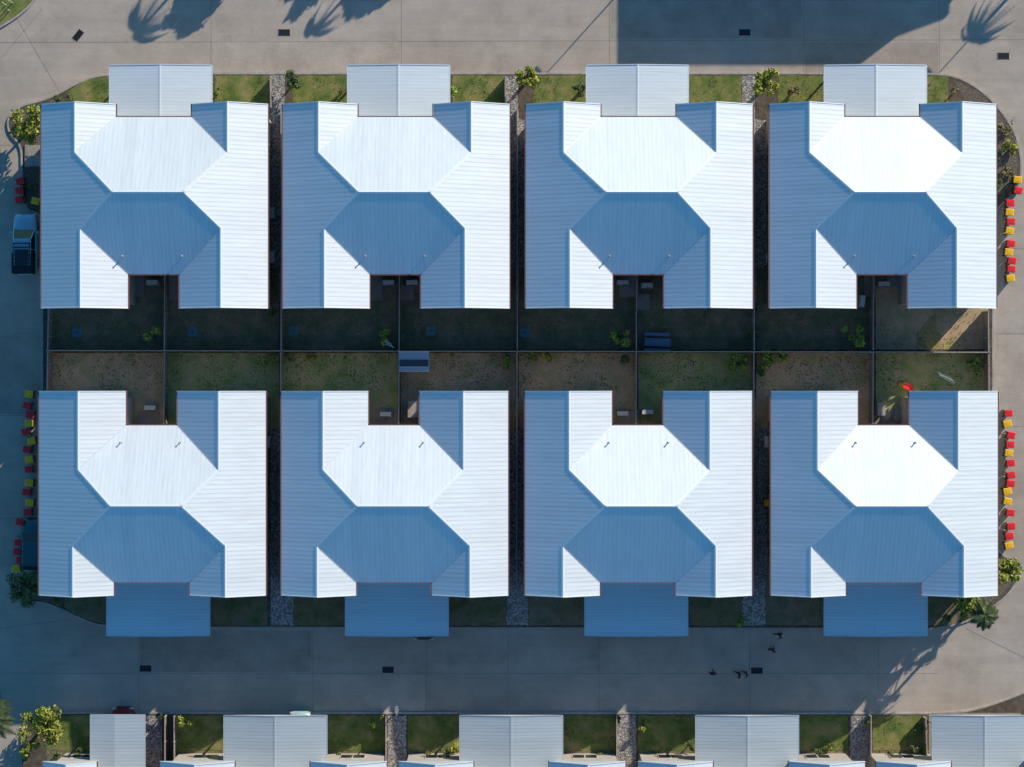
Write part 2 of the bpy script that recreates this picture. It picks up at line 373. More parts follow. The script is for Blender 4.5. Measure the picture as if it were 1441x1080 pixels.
def house(px0, py0, flip, carport_px, kerb_y, cm=None):
    cm = cm or M_CARP
    ke = K*(H-EAVE)/H
    def Q(u, v, h=0.0, z=None):
        x = (px0+u-720.5)*ke
        py = py0+v if flip > 0 else py0-v
        return Vector((x, -(py-540)*ke, (EAVE+h*ke*TAN) if z is None else z))
    c = Q(160, 143, z=0)
    root = empty('townhouse', c)
    def mk(b, nm, **kw):
        b.v = [(x-c.x, y-c.y, z) for x, y, z in b.v]
        return b.make(nm, root, **kw)
    r = MB()
    Wf = [(0, 0, 0), (52.5, 0, 52.5), (52.5, 70.5, 52.5), (110.5, 128.5, 110.5), (61, 178, 61), (61, 287, 61), (0, 287, 0)]
    Ef = [(319, 0, 0), (319, 287, 0), (256.75, 287, 62.25), (256.75, 176.75, 62.25), (208.5, 128.5, 110.5), (265.5, 71.5, 53.5), (265.5, 0, 53.5)]
    Nf = [(105, 18, 0), (212, 18, 0), (265.5, 71.5, 53.5), (208.5, 128.5, 110.5), (110.5, 128.5, 110.5), (52.5, 70.5, 52.5)]
    Sf = [(122, 239, 0), (61, 178, 61), (110.5, 128.5, 110.5), (208.5, 128.5, 110.5), (256.75, 176.75, 62.25), (194.5, 239, 0)]
    o1 = [(52.5, 0, 52.5), (105, 0, 0), (105, 18, 0), (52.5, 70.5, 52.5)]
    o2 = [(212, 0, 0), (265.5, 0, 53.5), (265.5, 71.5, 53.5), (212, 18, 0)]
    o3 = [(61, 178, 61), (122, 239, 0), (122, 287, 0), (61, 287, 61)]
    o4 = [(256.75, 176.75, 62.25), (256.75, 287, 62.25), (194.5, 287, 0), (194.5, 239, 0)]
    for f in (Wf, Ef, o1, o2, o3, o4): r.poly([Q(*p) for p in f], M_ROOFX)
    for f in (Nf, Sf): r.poly([Q(*p) for p in f], M_ROOFY)
    mk(r, 'roof')
    s = MB(); zs = EAVE-.2
    s.poly([Q(u, v, z=zs) for u, v in OUT], M_SOFF)
    def gab(u0, u1, v, ru, rh):
        s.poly([Q(u0, v, z=zs), Q(u1, v, z=zs), Q(u1, v, 0), Q(ru, v, rh), Q(u0, v, 0)], M_TRIM)
    gab(0, 105, 0, 52.5, 52.5); gab(212, 319, 0, 265.5, 53.5); gab(0, 122, 287, 61, 61); gab(194.5, 319, 287, 256.75, 62.25)
    for a, b in [((0, 0), (0, 287)), ((319, 0), (319, 287)), ((105, 0), (105, 18)), ((105, 18), (212, 18)), ((212, 0), (212, 18)), ((122, 287), (122, 239)), ((122, 239), (194.5, 239)), ((194.5, 239), (194.5, 287))]:
        s.poly([Q(*a, z=zs), Q(*b, z=zs), Q(*b, 0), Q(*a, 0)], M_SOFF)
    mk(s, 'fascia_and_gables', recalc=False)
    t = MB()
    def L3(p, q, w, h, mat, dz=.0):
        a = Q(*p); b = Q(*q); a.z += dz; b.z += dz; t.seg(a, b, w, h, mat)
    hips = [((110.5, 128.5, 110.5), (208.5, 128.5, 110.5)), ((52.5, 70.5, 52.5), (110.5, 128.5, 110.5)), ((61, 178, 61), (110.5, 128.5, 110.5)),
            ((208.5, 128.5, 110.5), (256.75, 176.75, 62.25)), ((208.5, 128.5, 110.5), (265.5, 71.5, 53.5)),
            ((52.5, 0, 52.5), (52.5, 70.5, 52.5)), ((265.5, 0, 53.5), (265.5, 71.5, 53.5)), ((61, 178, 61), (61, 287, 61)), ((256.75, 176.75, 62.25), (256.75, 287, 62.25))]
    for i, (p, q) in enumerate(hips):
        diag = i in (1, 2, 3, 4)
        t.cap(Q(*p), Q(*q), .12, .12*TAN*(.7071 if diag else 1), M_CAP, .02)
    for p, q in [((105, 18, 0), (52.5, 70.5, 52.5)), ((212, 18, 0), (265.5, 71.5, 53.5)), ((122, 239, 0), (61, 178, 61)), ((194.5, 239, 0), (256.75, 176.75, 62.25))]:
        L3(p, q, .08, .02, M_VALLEY, .004)
    for v, segs in ((0, [(0, 52.5, 0, 52.5), (52.5, 105, 52.5, 0), (212, 265.5, 0, 53.5), (265.5, 319, 53.5, 0)]), (287, [(0, 61, 0, 61), (61, 122, 61, 0), (194.5, 256.75, 0, 62.25), (256.75, 319, 62.25, 0)])):
        for u0, u1, h0, h1 in segs: L3((u0, v, h0), (u1, v, h1), .06, .08, M_CAP, .0)
    e = 1.0
    for a, b in [((-e, 0), (-e, 287)), ((319+e, 0), (319+e, 287)), ((105+e, -1), (105+e, 18)), ((105, 18-e), (212, 18-e)), ((212-e, -1), (212-e, 18)), ((122+e, 239), (122+e, 288)), ((122, 239+e), (194.5, 239+e)), ((194.5-e, 239), (194.5-e, 288))]:
        L3((*a, 0), (*b, 0), .07, .10, M_GUT, -.06)
    mk(t, 'ridge_caps_and_gutters', recalc=False)
    w = MB(); ins = [(9, 9), (96, 9), (96, 27), (221, 27), (221, 9), (310, 9), (310, 278), (203.5, 278), (203.5, 230), (113, 230), (113, 278), (9, 278)]
    n = len(ins)
    for i in range(n):
        a, b = ins[i], ins[(i+1) % n]
        w.poly([Q(*a, z=0), Q(*b, z=0), Q(*b, z=zs), Q(*a, z=zs)], M_WALL)
    mk(w, 'walls')
    x = MB()
    for v in (60, 150, 230):
        for z0 in (1.0, 3.7):
            p = Q(9, v, z=0); opening(x, (p.x, p.y), (-1, 0), 1.5, z0, z0+1.3)
            p = Q(310, v, z=0); opening(x, (p.x, p.y), (1, 0), 1.5, z0, z0+1.3)
    for u in (52, 265):
        for z0 in (1.0, 3.7):
            p = Q(u, 9, z=0); opening(x, (p.x, p.y), (0, flip), 1.9, z0, z0+1.3)
        p = Q(u, 278, z=0); opening(x, (p.x, p.y), (0, -flip), 2.1, .2, 2.3)
        opening(x, (p.x, p.y), (0, -flip), 1.8, 3.7, 5.0)
    for u in (130, 188):
        p = Q(u, 27, z=0); opening(x, (p.x, p.y), (0, flip), 1.0, .15, 2.25, True)
        p = Q(u-3, 230, z=0); opening(x, (p.x, p.y), (0, -flip), 1.6, .2, 2.3)
    mk(x, 'windows_and_doors')
    vt = MB()
    for u in (117, 200):
        q = Q(u, 215, 24)
        vt.cyl(q-Vector((0, 0, .1)), q+Vector((0, 0, .28)), .04, .04, M_STEEL)
        vt.cyl(q+Vector((0, 0, .28)), q+Vector((0, 0, .33)), .08, .03, M_STEEL)
        vt.cyl(q-Vector((0, 0, .12)), q+Vector((0, 0, .04)), .11, .08, M_GREY)
    mk(vt, 'roof_vents')
    cx0, cx1, cy0 = carport_px; zc = 3.0
    A = P(cx0, cy0, zc); B = P(cx1, cy0, zc)
    back = Q(0, 29, z=0).y
    xm = (A.x+B.x)/2; rz = zc+.34
    cp = MB()
    cp.poly([(A.x, A.y, zc), (xm, A.y, rz), (xm, back, rz), (A.x, back, zc)], cm)
    cp.poly([(xm, A.y, rz), (B.x, B.y, zc), (B.x, back, zc), (xm, back, rz)], cm)
    cp.poly([(A.x, A.y, zc-.18), (B.x, B.y, zc-.18), (B.x, B.y, zc), (xm, A.y, rz), (A.x, A.y, zc)], M_CAP)
    cp.poly([(A.x, A.y, zc-.18), (A.x, A.y, zc), (A.x, back, zc), (A.x, back, zc-.18)], M_CAP)
    cp.poly([(B.x, A.y, zc-.18), (B.x, A.y, zc), (B.x, back, zc), (B.x, back, zc-.18)], M_CAP)
    cp.poly([(A.x, A.y, zc-.1), (B.x, A.y, zc-.1), (B.x, back, zc-.1), (A.x, back, zc-.1)], M_SOFF)
    cp.cap((xm, A.y, rz), (xm, back, rz), .11, .02, cm, .02)
    for xx in (A.x-.05, B.x+.05): cp.seg((xx, A.y, zc-.05), (xx, back, zc-.05), .08, .1, cm)
    cp.seg((A.x, A.y, zc+.0), (xm, A.y, rz+.0), .06, .07, cm); cp.seg((xm, A.y, rz), (B.x, A.y, zc), .06, .07, cm)
    sg = 1 if flip > 0 else -1
    for xx in (A.x+.3, xm, B.x-.3):
        cp.box((xx, A.y-sg*.9, (zc-.1)/2), (.12, .12, zc-.1), M_STEEL)
    mk(cp, 'carport', recalc=False)
    yk = P(0, kerb_y).y+sg*.1
    dd = MB(); dd.poly([(A.x+.3, yk, .136), (B.x-.3, yk, .136), (B.x-.3, back, .136), (A.x+.3, back, .136)], M_SLAB)
    mk(dd, 'driveway_slab', recalc=False)
    return root

for x0, c0 in zip((58, 398, 740, 1083), (155, 490, 826, 1161)): house(x0, 147, 1, (c0, c0+142, 92), 103)
for x0, c0 in zip((55, 396, 739, 1085), (151, 487, 824, 1161)): house(x0, 838, -1, (c0, c0+143, 895), 885)
for x0, c0 in zip((225, 561, 898, 1233), (316, 648, 980, 1313)): house(x0, 1072, 1, (c0, c0+143, 1007), 1005, M_CARPW)

def small_house():
    root = empty('cottage'); b = MB()
    def gab(x0, y0, x1, y1, z, rise):
        A = P(x0, y0, z); B = P(x1, y1, z); xm = (A.x+B.x)/2
        b.poly([(A.x, A.y, z), (xm, A.y, z+rise), (xm, B.y, z+rise), (A.x, B.y, z)], M_ROOFX)
        b.poly([(xm, A.y, z+rise), (B.x, A.y, z), (B.x, B.y, z), (xm, B.y, z+rise)], M_ROOFX)
        for yy in (A.y, B.y):
            b.poly([(A.x, yy, z-.2), (B.x, yy, z-.2), (B.x, yy, z), (xm, yy, z+rise), (A.x, yy, z)], M_TRIM)
        b.poly([(A.x, A.y, z-.2), (B.x, A.y, z-.2), (B.x, B.y, z-.2), (A.x, B.y, z-.2)], M_SOFF)
        b.cap((xm, A.y, z+rise), (xm, B.y, z+rise), .13, .05, M_CAP)
        for xx in (A.x-.05, B.x+.05): b.seg((xx, A.y, z-.06), (xx, B.y, z-.06), .1, .12, M_GUT)
        b.box(((A.x+B.x)/2, (A.y+B.y)/2, (z-.2)/2), (B.x-A.x-.9, A.y-B.y-.9, z-.2), M_WALL)
        opening(b, (xm, A.y-.45), (0, 1), 1.6, 1, 2.2)
    gab(60, 1072, 136, 1360, EAVE, 1.2)
    gab(138, 1100, 214, 1360, EAVE-.1, 1.1)
    b.make('walls_and_roof', root, recalc=False)
    c = MB(); z = 3.0; A = P(128, 1006, z); B = P(203, 1098, z); xm = A.x*.55+B.x*.45
    c.poly([(A.x, A.y, z), (xm, A.y, z+.15), (xm, B.y, z+.15), (A.x, B.y, z)], M_CARPW)
    c.poly([(xm, A.y, z+.15), (B.x, A.y, z), (B.x, B.y, z), (xm, B.y, z+.15)], M_CARPW)
    c.poly([(A.x, A.y, z-.15), (B.x, A.y, z-.15), (B.x, A.y, z), (xm, A.y, z+.15), (A.x, A.y, z)], M_CARPW)
    c.poly([(A.x, A.y, z-.1), (B.x, A.y, z-.1), (B.x, B.y, z-.1), (A.x, B.y, z-.1)], M_SOFF)
    for xx in (A.x-.04, B.x+.04): c.seg((xx, A.y, z-.05), (xx, B.y, z-.05), .08, .1, M_CARPW)
    for xx in (A.x+.2, B.x-.2): c.box((xx, A.y-.9, z/2-.05), (.12, .12, z-.1), M_STEEL)
    c.make('carport', root, recalc=False)
small_house()

def shadow_building():
    root = empty('unseen_building'); z = 7.0  # building out of view, use unknown, shaped to cast the road shadow
    sh = z/math.tan(math.radians(SUN_EL))/K
    ox = sh*math.sin(math.radians(SUN_AZ)); oy = sh*math.cos(math.radians(SUN_AZ))
    pt = [(868, 93), (1208, 93), (1262, 52), (1328, 28), (1328, -220), (868, -220)]  # shadow outline on the road, moved back towards the sun as footprint
    pt = [P(x+ox, y-oy, 0) for x, y in pt]
    b = MB(); n = len(pt)
    b.poly([(p.x, p.y, z) for p in pt], M_ROOFX); b.poly([(p.x, p.y, z-.25) for p in pt], M_SOFF)
    c = sum(pt, Vector())/n
    for i in range(n):
        p, q = pt[i], pt[(i+1) % n]
        b.poly([(p.x, p.y, z-.25), (q.x, q.y, z-.25), (q.x, q.y, z), (p.x, p.y, z)], M_GUT)
    pi = [c+(p-c)*.95 for p in pt]
    for i in range(n):
        p, q = pi[i], pi[(i+1) % n]
        b.poly([(p.x, p.y, 0), (q.x, q.y, 0), (q.x, q.y, z-.25), (p.x, p.y, z-.25)], M_WALL)
    for i in range(6):
        t = (i+.5)/6; p = pi[0].lerp(pi[1], t)
        opening(b, (p.x, p.y), (0, -1), 1.6, 1.0, 2.4); opening(b, (p.x, p.y), (0, -1), 1.6, 4.2, 5.4)
    b.make('walls_and_roof', root)
shadow_building()

# ------------------------------------------------------------ fences
def fence(a, b, z=1.8):
    p = P(*a, z); q = P(*b, z); base = ISL
    m = MB(); L = (q-p).length; d = (q-p)/L; n = Vector((-d.y, d.x, 0))
    st = max(2, int(L/.15))
    pts = []; fs = []
    for i in range(st+1):
        o = p+d*(L*i/st)+n*(.012 if i % 2 else -.012)
        pts += [(o.x, o.y, base), (o.x, o.y, z-.03)]
    for i in range(st): fs.append((2*i, 2*i+2, 2*i+3, 2*i+1))
    m.faces(pts, fs, M_FENCE)
    m.seg(Vector((p.x, p.y, z-.02)), Vector((q.x, q.y, z-.02)), .08, .05, M_FCAP)
    k = max(1, round(L/2.4))
    for i in range(k+1):
        o = p+d*(L*i/k); m.box((o.x, o.y, base+(z-base+.05)/2), (.095, .095, z-base+.05), M_FCAP)
    m.make('fence', recalc=False)
fence((66, 493.5), (1393, 496))
fence((68, 436), (66, 550)); fence((1391, 438), (1392, 551))
for x in (231.5, 562, 896, 1229.5): fence((x, 388), (x-.5, 492)); fence((x-.5, 497), (x-1, 596))
for x in (395.5, 728, 1061.5): fence((x, 152), (x, 492)); fence((x-.5, 497), (x-1, 834))
for x in (245, 543, 868, 1226, 232): fence((x, 1009), (x, 1080), 1.2)
fence((380, 108), (381, 150), 1.1); fence((711, 108), (711, 150), 1.1)
fence((1303, 1012), (1305, 1080), 1.1)

# ------------------------------------------------------------ wheelie bins
def bin_mesh(lid):
    b = MB()
    b.box((0, 0, .52), (.54, .6, .92), M_BIN, taper=.8)
    pts = []
    for z, k in ((.985, 1.0), (1.03, 1.0), (1.07, .86)):
        for x, y in ((-.29, -.36), (.29, -.36), (.31, -.33), (.31, .33), (.28, .36), (-.28, .36), (-.31, .33), (-.31, -.33)):
            pts.append((x*k, y*k, z))
    fs = [(i, (i+1) % 8, 8+(i+1) % 8, 8+i) for i in range(8)]+[(8+i, 8+(i+1) % 8, 16+(i+1) % 8, 16+i) for i in range(8)]+[tuple(range(16, 24)), tuple(range(8))[::-1]]
    b.faces(pts, fs, lid)
    b.box((0, .02, 1.078), (.3, .34, .016), lid)
    b.cyl((-.26, -.41, .98), (.26, -.41, .98), .025, .025, M_BIN)
    for x in (-.2, .2): b.box((x, -.37, .96), (.05, .1, .05), M_BIN); b.box((x*.8, .385, 1.0), (.09, .05, .03), lid)
    for x in (-.28, .28): b.cyl((x-.03, -.25, .1), (x+.03, -.25, .1), .1, .1, M_TYRE, 14)
    return b
BM = {}
def wbin(px, py, col, rz):
    c = P(px, py, 1.05)
    if col not in BM:
        o = bin_mesh(M_REDL if col == 'R' else M_YELL).make('wheelie_bin'); BM[col] = o.data
    else:
        o = bpy.data.objects.new('wheelie_bin', BM[col]); scene.collection.objects.link(o)
    o.location = (c.x+R.uniform(-.04, .04), c.y, .125 if 60 < px < 1397 else .006); o.rotation_euler.z = rz+R.uniform(-.25, .25); o.scale = (.86, .86, .95)
for l, rz in (([(27, 255, 'R'), (27, 268, 'R'), (27, 281, 'R'), (50, 283, 'Y'), (40, 555, 'Y'), (37, 571, 'R'), (42, 584, 'R'), (41, 596, 'Y'), (36, 608, 'R'), (44, 621, 'Y'), (37, 633, 'R'), (40, 647, 'Y'),
           (40, 661, 'R'), (41, 680, 'Y'), (37, 693, 'R'), (41, 708, 'Y'), (38, 721, 'R'), (27, 735, 'R'), (25, 764, 'R'), (24, 777, 'R'), (28, 789, 'R'), (22, 801, 'Y')], math.pi/2),
          ([(1433, 253, 'Y'), (1433, 268, 'R'), (1422, 286, 'R'), (1421, 299, 'Y'), (1423, 312, 'R'), (1421, 325, 'Y'), (1423, 343, 'R'), (1420, 355, 'Y'), (1425, 367, 'R'), (1423, 379, 'R'), (1422, 392, 'Y'),
            (1420, 582, 'R'), (1419, 597, 'Y'), (1423, 613, 'R'), (1422, 626, 'R'), (1420, 638, 'Y'), (1422, 652, 'R'), (1424, 669, 'R'), (1422, 681, 'R'), (1418, 692, 'Y'), (1418, 706, 'Y'), (1422, 722, 'R'), (1423, 741, 'R'), (1421, 755, 'R'), (1420, 768, 'Y'), (1080, 708, 'Y')], -math.pi/2)):
    for a, b, c in l: wbin(a, b, c, rz)

# ------------------------------------------------------------ vegetation
def leaves(b, c, r, n, size, mats, rng, flat=1.0):
    for _ in range(n):
        while True:
            d = Vector((rng.uniform(-1, 1), rng.uniform(-1, 1), rng.uniform(-1, 1)))
            if d.length < 1: break
        d = d*(0.6+.4*d.length)
        p = c+Vector((d.x*r, d.y*r, d.z*r*flat))
        nrm = (Vector((rng.gauss(0, .6), rng.gauss(0, .6), 1))+d*.7).normalized()
        a = nrm.orthogonal().normalized(); a.rotate(Matrix.Rotation(rng.uniform(0, 6.28), 3, nrm)); bb = nrm.cross(a)
        s = size*rng.uniform(.6, 1.3); w = s*rng.uniform(.35, .6)
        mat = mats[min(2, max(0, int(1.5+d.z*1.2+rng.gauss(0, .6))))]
        b.faces([p-a*s, p-bb*w, p+a*s, p+bb*w+nrm*s*.15], [(0, 1, 2, 3)], mat)

def shrub(name, px, py, r_px, ht, mats, n=260, seed=None, leaf=.13):
    rng = random.Random(seed or (px*31+py)); r = r_px*K; zc = max(.45, ht-r*.6)
    c = P(px, py, zc); root = empty(name, (c.x, c.y, ISL))
    b = MB(); t = MB(); nb = max(4, int(r*6))
    t.cyl((0, 0, 0), (rng.uniform(-.05, .05), rng.uniform(-.05, .05), zc*.6), .05+.03*r, .03+.02*r, M_BARK, 8)
    for i in range(nb):
        a = rng.uniform(0, 6.28); rr = r*math.sqrt(rng.random())*.8
        q = Vector((math.cos(a)*rr, math.sin(a)*rr, zc-.12+rng.uniform(-.35, .45)*r*.8))
        t.cyl((0, 0, zc*.45), q, .03+.015*r, .012, M_BARK, 5)
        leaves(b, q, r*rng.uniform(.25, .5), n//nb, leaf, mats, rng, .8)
    t.make('trunk_and_limbs', root); b.make('foliage', root, recalc=False)
    return root

def palm(px, py, ht, fr, mats, nf=15):
    rng = random.Random(px*7+py); c = P(px, py, ht); root = empty('palm_tree', (c.x, c.y, .1))
    t = MB(); t.cyl((0, 0, 0), (0, 0, ht*.5), .16, .12, M_BARK, 10); t.cyl((0, 0, ht*.5), (0, 0, ht), .12, .09, M_BARK, 10)
    b = MB()
    for i in range(nf):
        a = 6.28*i/nf+rng.uniform(-.2, .2); L = fr*rng.uniform(.8, 1.1); up = rng.uniform(.1, .7)
        prev = Vector((0, 0, ht)); d = Vector((math.cos(a), math.sin(a), 0)); sd = Vector((-d.y, d.x, 0))
        for s in range(1, 19):
            u = s/18; q = Vector((0, 0, ht))+d*L*u+Vector((0, 0, L*(up*u-.9*u*u)))
            t.cyl(prev, q, .025*(1.1-u)+.004, .025*(1.0-u)+.004, mats[1], 4)
            for sg in (-1, 1):
                ll = L*.3*math.sin(math.pi*min(1, u*.85+.12)); tip = q+sd*sg*ll+d*ll*.5-Vector((0, 0, ll*.3))
                w = d*.06
                b.faces([q-w, q+w, tip], [(0, 1, 2)], mats[rng.choice((0, 1, 1, 2))])
            prev = q
    t.make('trunk_and_fronds', root); b.make('leaflets', root, recalc=False)

def tree(px, py, r_px, ht, mats, n=1400, seed=1, leaf=.14, nb=16, dense=1.0):
    rng = random.Random(seed+px); r = r_px*K; c = P(px, py, ht-r*.5); root = empty('tree', (c.x, c.y, .05))
    t = MB(); b = MB(); h0 = max(.5, ht-r*1.2)
    t.cyl((0, 0, 0), (.08, .03, h0*.6), .16, .12, M_BARK); t.cyl((.08, .03, h0*.6), (0, 0, h0), .12, .09, M_BARK)
    for i in range(nb):
        a = rng.uniform(0, 6.28); rr = r*math.sqrt(rng.random())*.9
        q = Vector((math.cos(a)*rr, math.sin(a)*rr, ht-r*.5+rng.uniform(-.5, .4)*r*dense))
        mid = Vector((q.x*.4, q.y*.4, h0+(q.z-h0)*.35))
        t.cyl((0, 0, h0*.9), mid, .07, .045, M_BARK, 6); t.cyl(mid, q, .045, .015, M_BARK, 5)
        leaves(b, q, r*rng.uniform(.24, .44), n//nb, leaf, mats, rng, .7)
    t.make('trunk_and_limbs', root); b.make('foliage', root, recalc=False)

tree(38, 170, 27, 3.0, LY, 1700); tree(40, 828, 25, 3.2, LG, 1700)
tree(1368, 857, 20, 4.0, LY, 1500); palm(1386, 866, 4.3, 1.25, LG, 16); tree(1415, 803, 21, 3.6, LY, 1400)
tree(58, 1024, 28, 3.0, LY, 1700); shrub('shrub', 40, 1052, 15, 1.8, LY, 500)
shrub('shrub', 262, 1017, 13, 1.6, LY, 420); shrub('shrub', 412, 115, 14, 1.8, LG, 500); tree(741, 110, 14, 2.6, LY, 800)
tree(1079, 117, 19, 3.0, LY, 1300); shrub('shrub', 1116, 130, 9, 1.0, LO, 200); shrub('shrub', 815, 128, 11, 1.4, LG, 260)
shrub('shrub', 305, 130, 8, 1.0, LB, 160); shrub('shrub', 636, 128, 7, 1.0, LB, 140); shrub('shrub', 480, 130, 4, .6, LO, 60)
for x, y, r, m in [(1410, 185, 12, LO), (1420, 212, 13, LY), (1417, 240, 12, LO), (1409, 262, 9, LG), (1408, 212, 8, LG), (1345, 128, 6, LO), (1370, 150, 7, LO), (1385, 160, 8, LG),
                   (75, 240, 7, LG), (48, 262, 8, LG), (97, 138, 6, LO), (80, 140, 6, LG)]:
    shrub('shrub', x, y, r, .9, m, int(r*16))
for x, y, r, h, m in [(213, 473, 14, 2.2, LB), (543, 474, 14, 2.2, LB), (872, 474, 15, 2.2, LB), (1198, 474, 19, 2.4, LB), (380, 507, 9, 1.2, LB), (437, 504, 8, .9, LY), (408, 505, 6, .8, LO), (715, 510, 10, 1.4, LB),
                      (748, 505, 9, .9, LB), (768, 504, 10, 1.0, LY), (882, 508, 11, 1.5, LG), (1040, 512, 16, 1.8, LB), (1080, 505, 16, 1.4, LB), (1070, 522, 12, 1.2, LG), (1100, 501, 9, 1.2, LB), (1373, 514, 14, 1.4, LB),
                      (1042, 877, 9, 1.3, LB), (1352, 848, 10, 1.4, LY), (1335, 870, 7, .9, LG), (78, 850, 8, .9, LG), (905, 1020, 9, 1.1, LY), (973, 1048, 8, 1.0, LG), (1222, 1018, 8, 1.1, LY), (870, 1012, 6, .9, LG),
                      (640, 1052, 10, 1.2, LY), (628, 1062, 8, 1.0, LG), (480, 1066, 8, .9, LG), (523, 1018, 7, 1.0, LB), (797, 1030, 6, .8, LO), (1290, 1030, 6, .8, LG), (1300, 1060, 8, 1.0, LY), (80, 1062, 8, .9, LG), (110, 1058, 7, .8, LG), (225, 1010, 6, .9, LG), (1290, 1052, 7, .9, LG), (385, 440, 8, 1.1, LG), (1062, 470, 8, 1.2, LG),
                      (300, 1066, 6, .7, LG), (600, 1064, 7, .8, LO), (845, 1064, 8, .9, LG), (925, 1064, 7, .8, LY), (1150, 1062, 8, .9, LG), (1250, 1064, 7, .8, LO), (1170, 1050, 5, .6, LY)]:
    shrub('shrub', x, y, r, h, m, int(r*22))
palm(341, -152, 4.6, 1.8, LG, 18); tree(398, -162, 26, 4.7, LG, 3000, leaf=.22, nb=30); tree(418, -178, 20, 4.7, LG, 1600, leaf=.22, nb=24)
tree(556, -182, 24, 4.6, LG, 2400, leaf=.22, nb=26); tree(652, -178, 28, 4.6, LG, 3000, 5, leaf=.22, nb=30); palm(585, -138, 4.4, 1.1, LG, 18)
palm(1551, -142, 4.6, 1.6, LG, 20)
palm(-8, 1010, 3.2, 1.8, LG); tree(-40, 150, 30, 4.5, LG, 1800, leaf=.2)

tf = MB(); rng = random.Random(3)
for x0, y0, x1, y1 in [(303, 107, 379, 147), (412, 107, 487, 147), (637, 107, 710, 147), (750, 107, 825, 147), (970, 107, 1043, 147), (1094, 107, 1160, 147), (100, 118, 153, 147), (1303, 107, 1334, 147),
                       (66, 1007, 127, 1080), (248, 1007, 317, 1080), (462, 1007, 541, 1080), (574, 1007, 648, 1080), (793, 1007, 866, 1080), (898, 1007, 980, 1080), (1125, 1007, 1193, 1080), (1228, 1007, 1304, 1080),
                       (70, 440, 1390, 492), (70, 498, 1390, 550), (70, 498, 1390, 550)]:
    for _ in range(int((x1-x0)*(y1-y0)/26)):
        c = P(rng.uniform(x0, x1), rng.uniform(y0, y1), .13)
        if noise.noise(Vector((c.x*.5, c.y*.5, 0))) < rng.uniform(-.3, .3): continue
        m = rng.choice((M_GRASS, M_YGREEN, LG[1], LO[1]))
        for _ in range(3):
            a = rng.uniform(0, 6.28); h = rng.uniform(.05, .12); d = Vector((math.cos(a), math.sin(a), 0))*rng.uniform(.05, .1)
            w = Vector((-d.y, d.x, 0))*.35
            tf.faces([c-w, c+w, c+d+Vector((0, 0, h))], [(0, 1, 2)], m)
tf.make('grass_tufts', recalc=False)
stn = MB()
for x0, y0, x1, y1 in [(381, 107, 400, 430), (712, 107, 729, 430), (1044, 107, 1062, 430), (381, 840, 412, 882), (714, 840, 742, 882), (1045, 840, 1076, 882), (381, 560, 400, 840), (714, 560, 740, 840), (1044, 560, 1077, 840), (546, 1008, 571, 1080), (869, 1008, 894, 1080), (1197, 1008, 1224, 1080), (1400, 160, 1430, 275)]:
    for _ in range(int((x1-x0)*(y1-y0)/12)):
        c = P(rng.uniform(x0, x1), rng.uniform(y0, y1), .13); s = rng.uniform(.03, .075)
        m = rng.choice((M_CONC, M_GREY, M_SLAB, M_SLAB))
        stn.box(c, (s, s*rng.uniform(.6, 1), s*.6), m, rng.uniform(0, 3), 1.25)
stn.make('loose_stones', recalc=False)

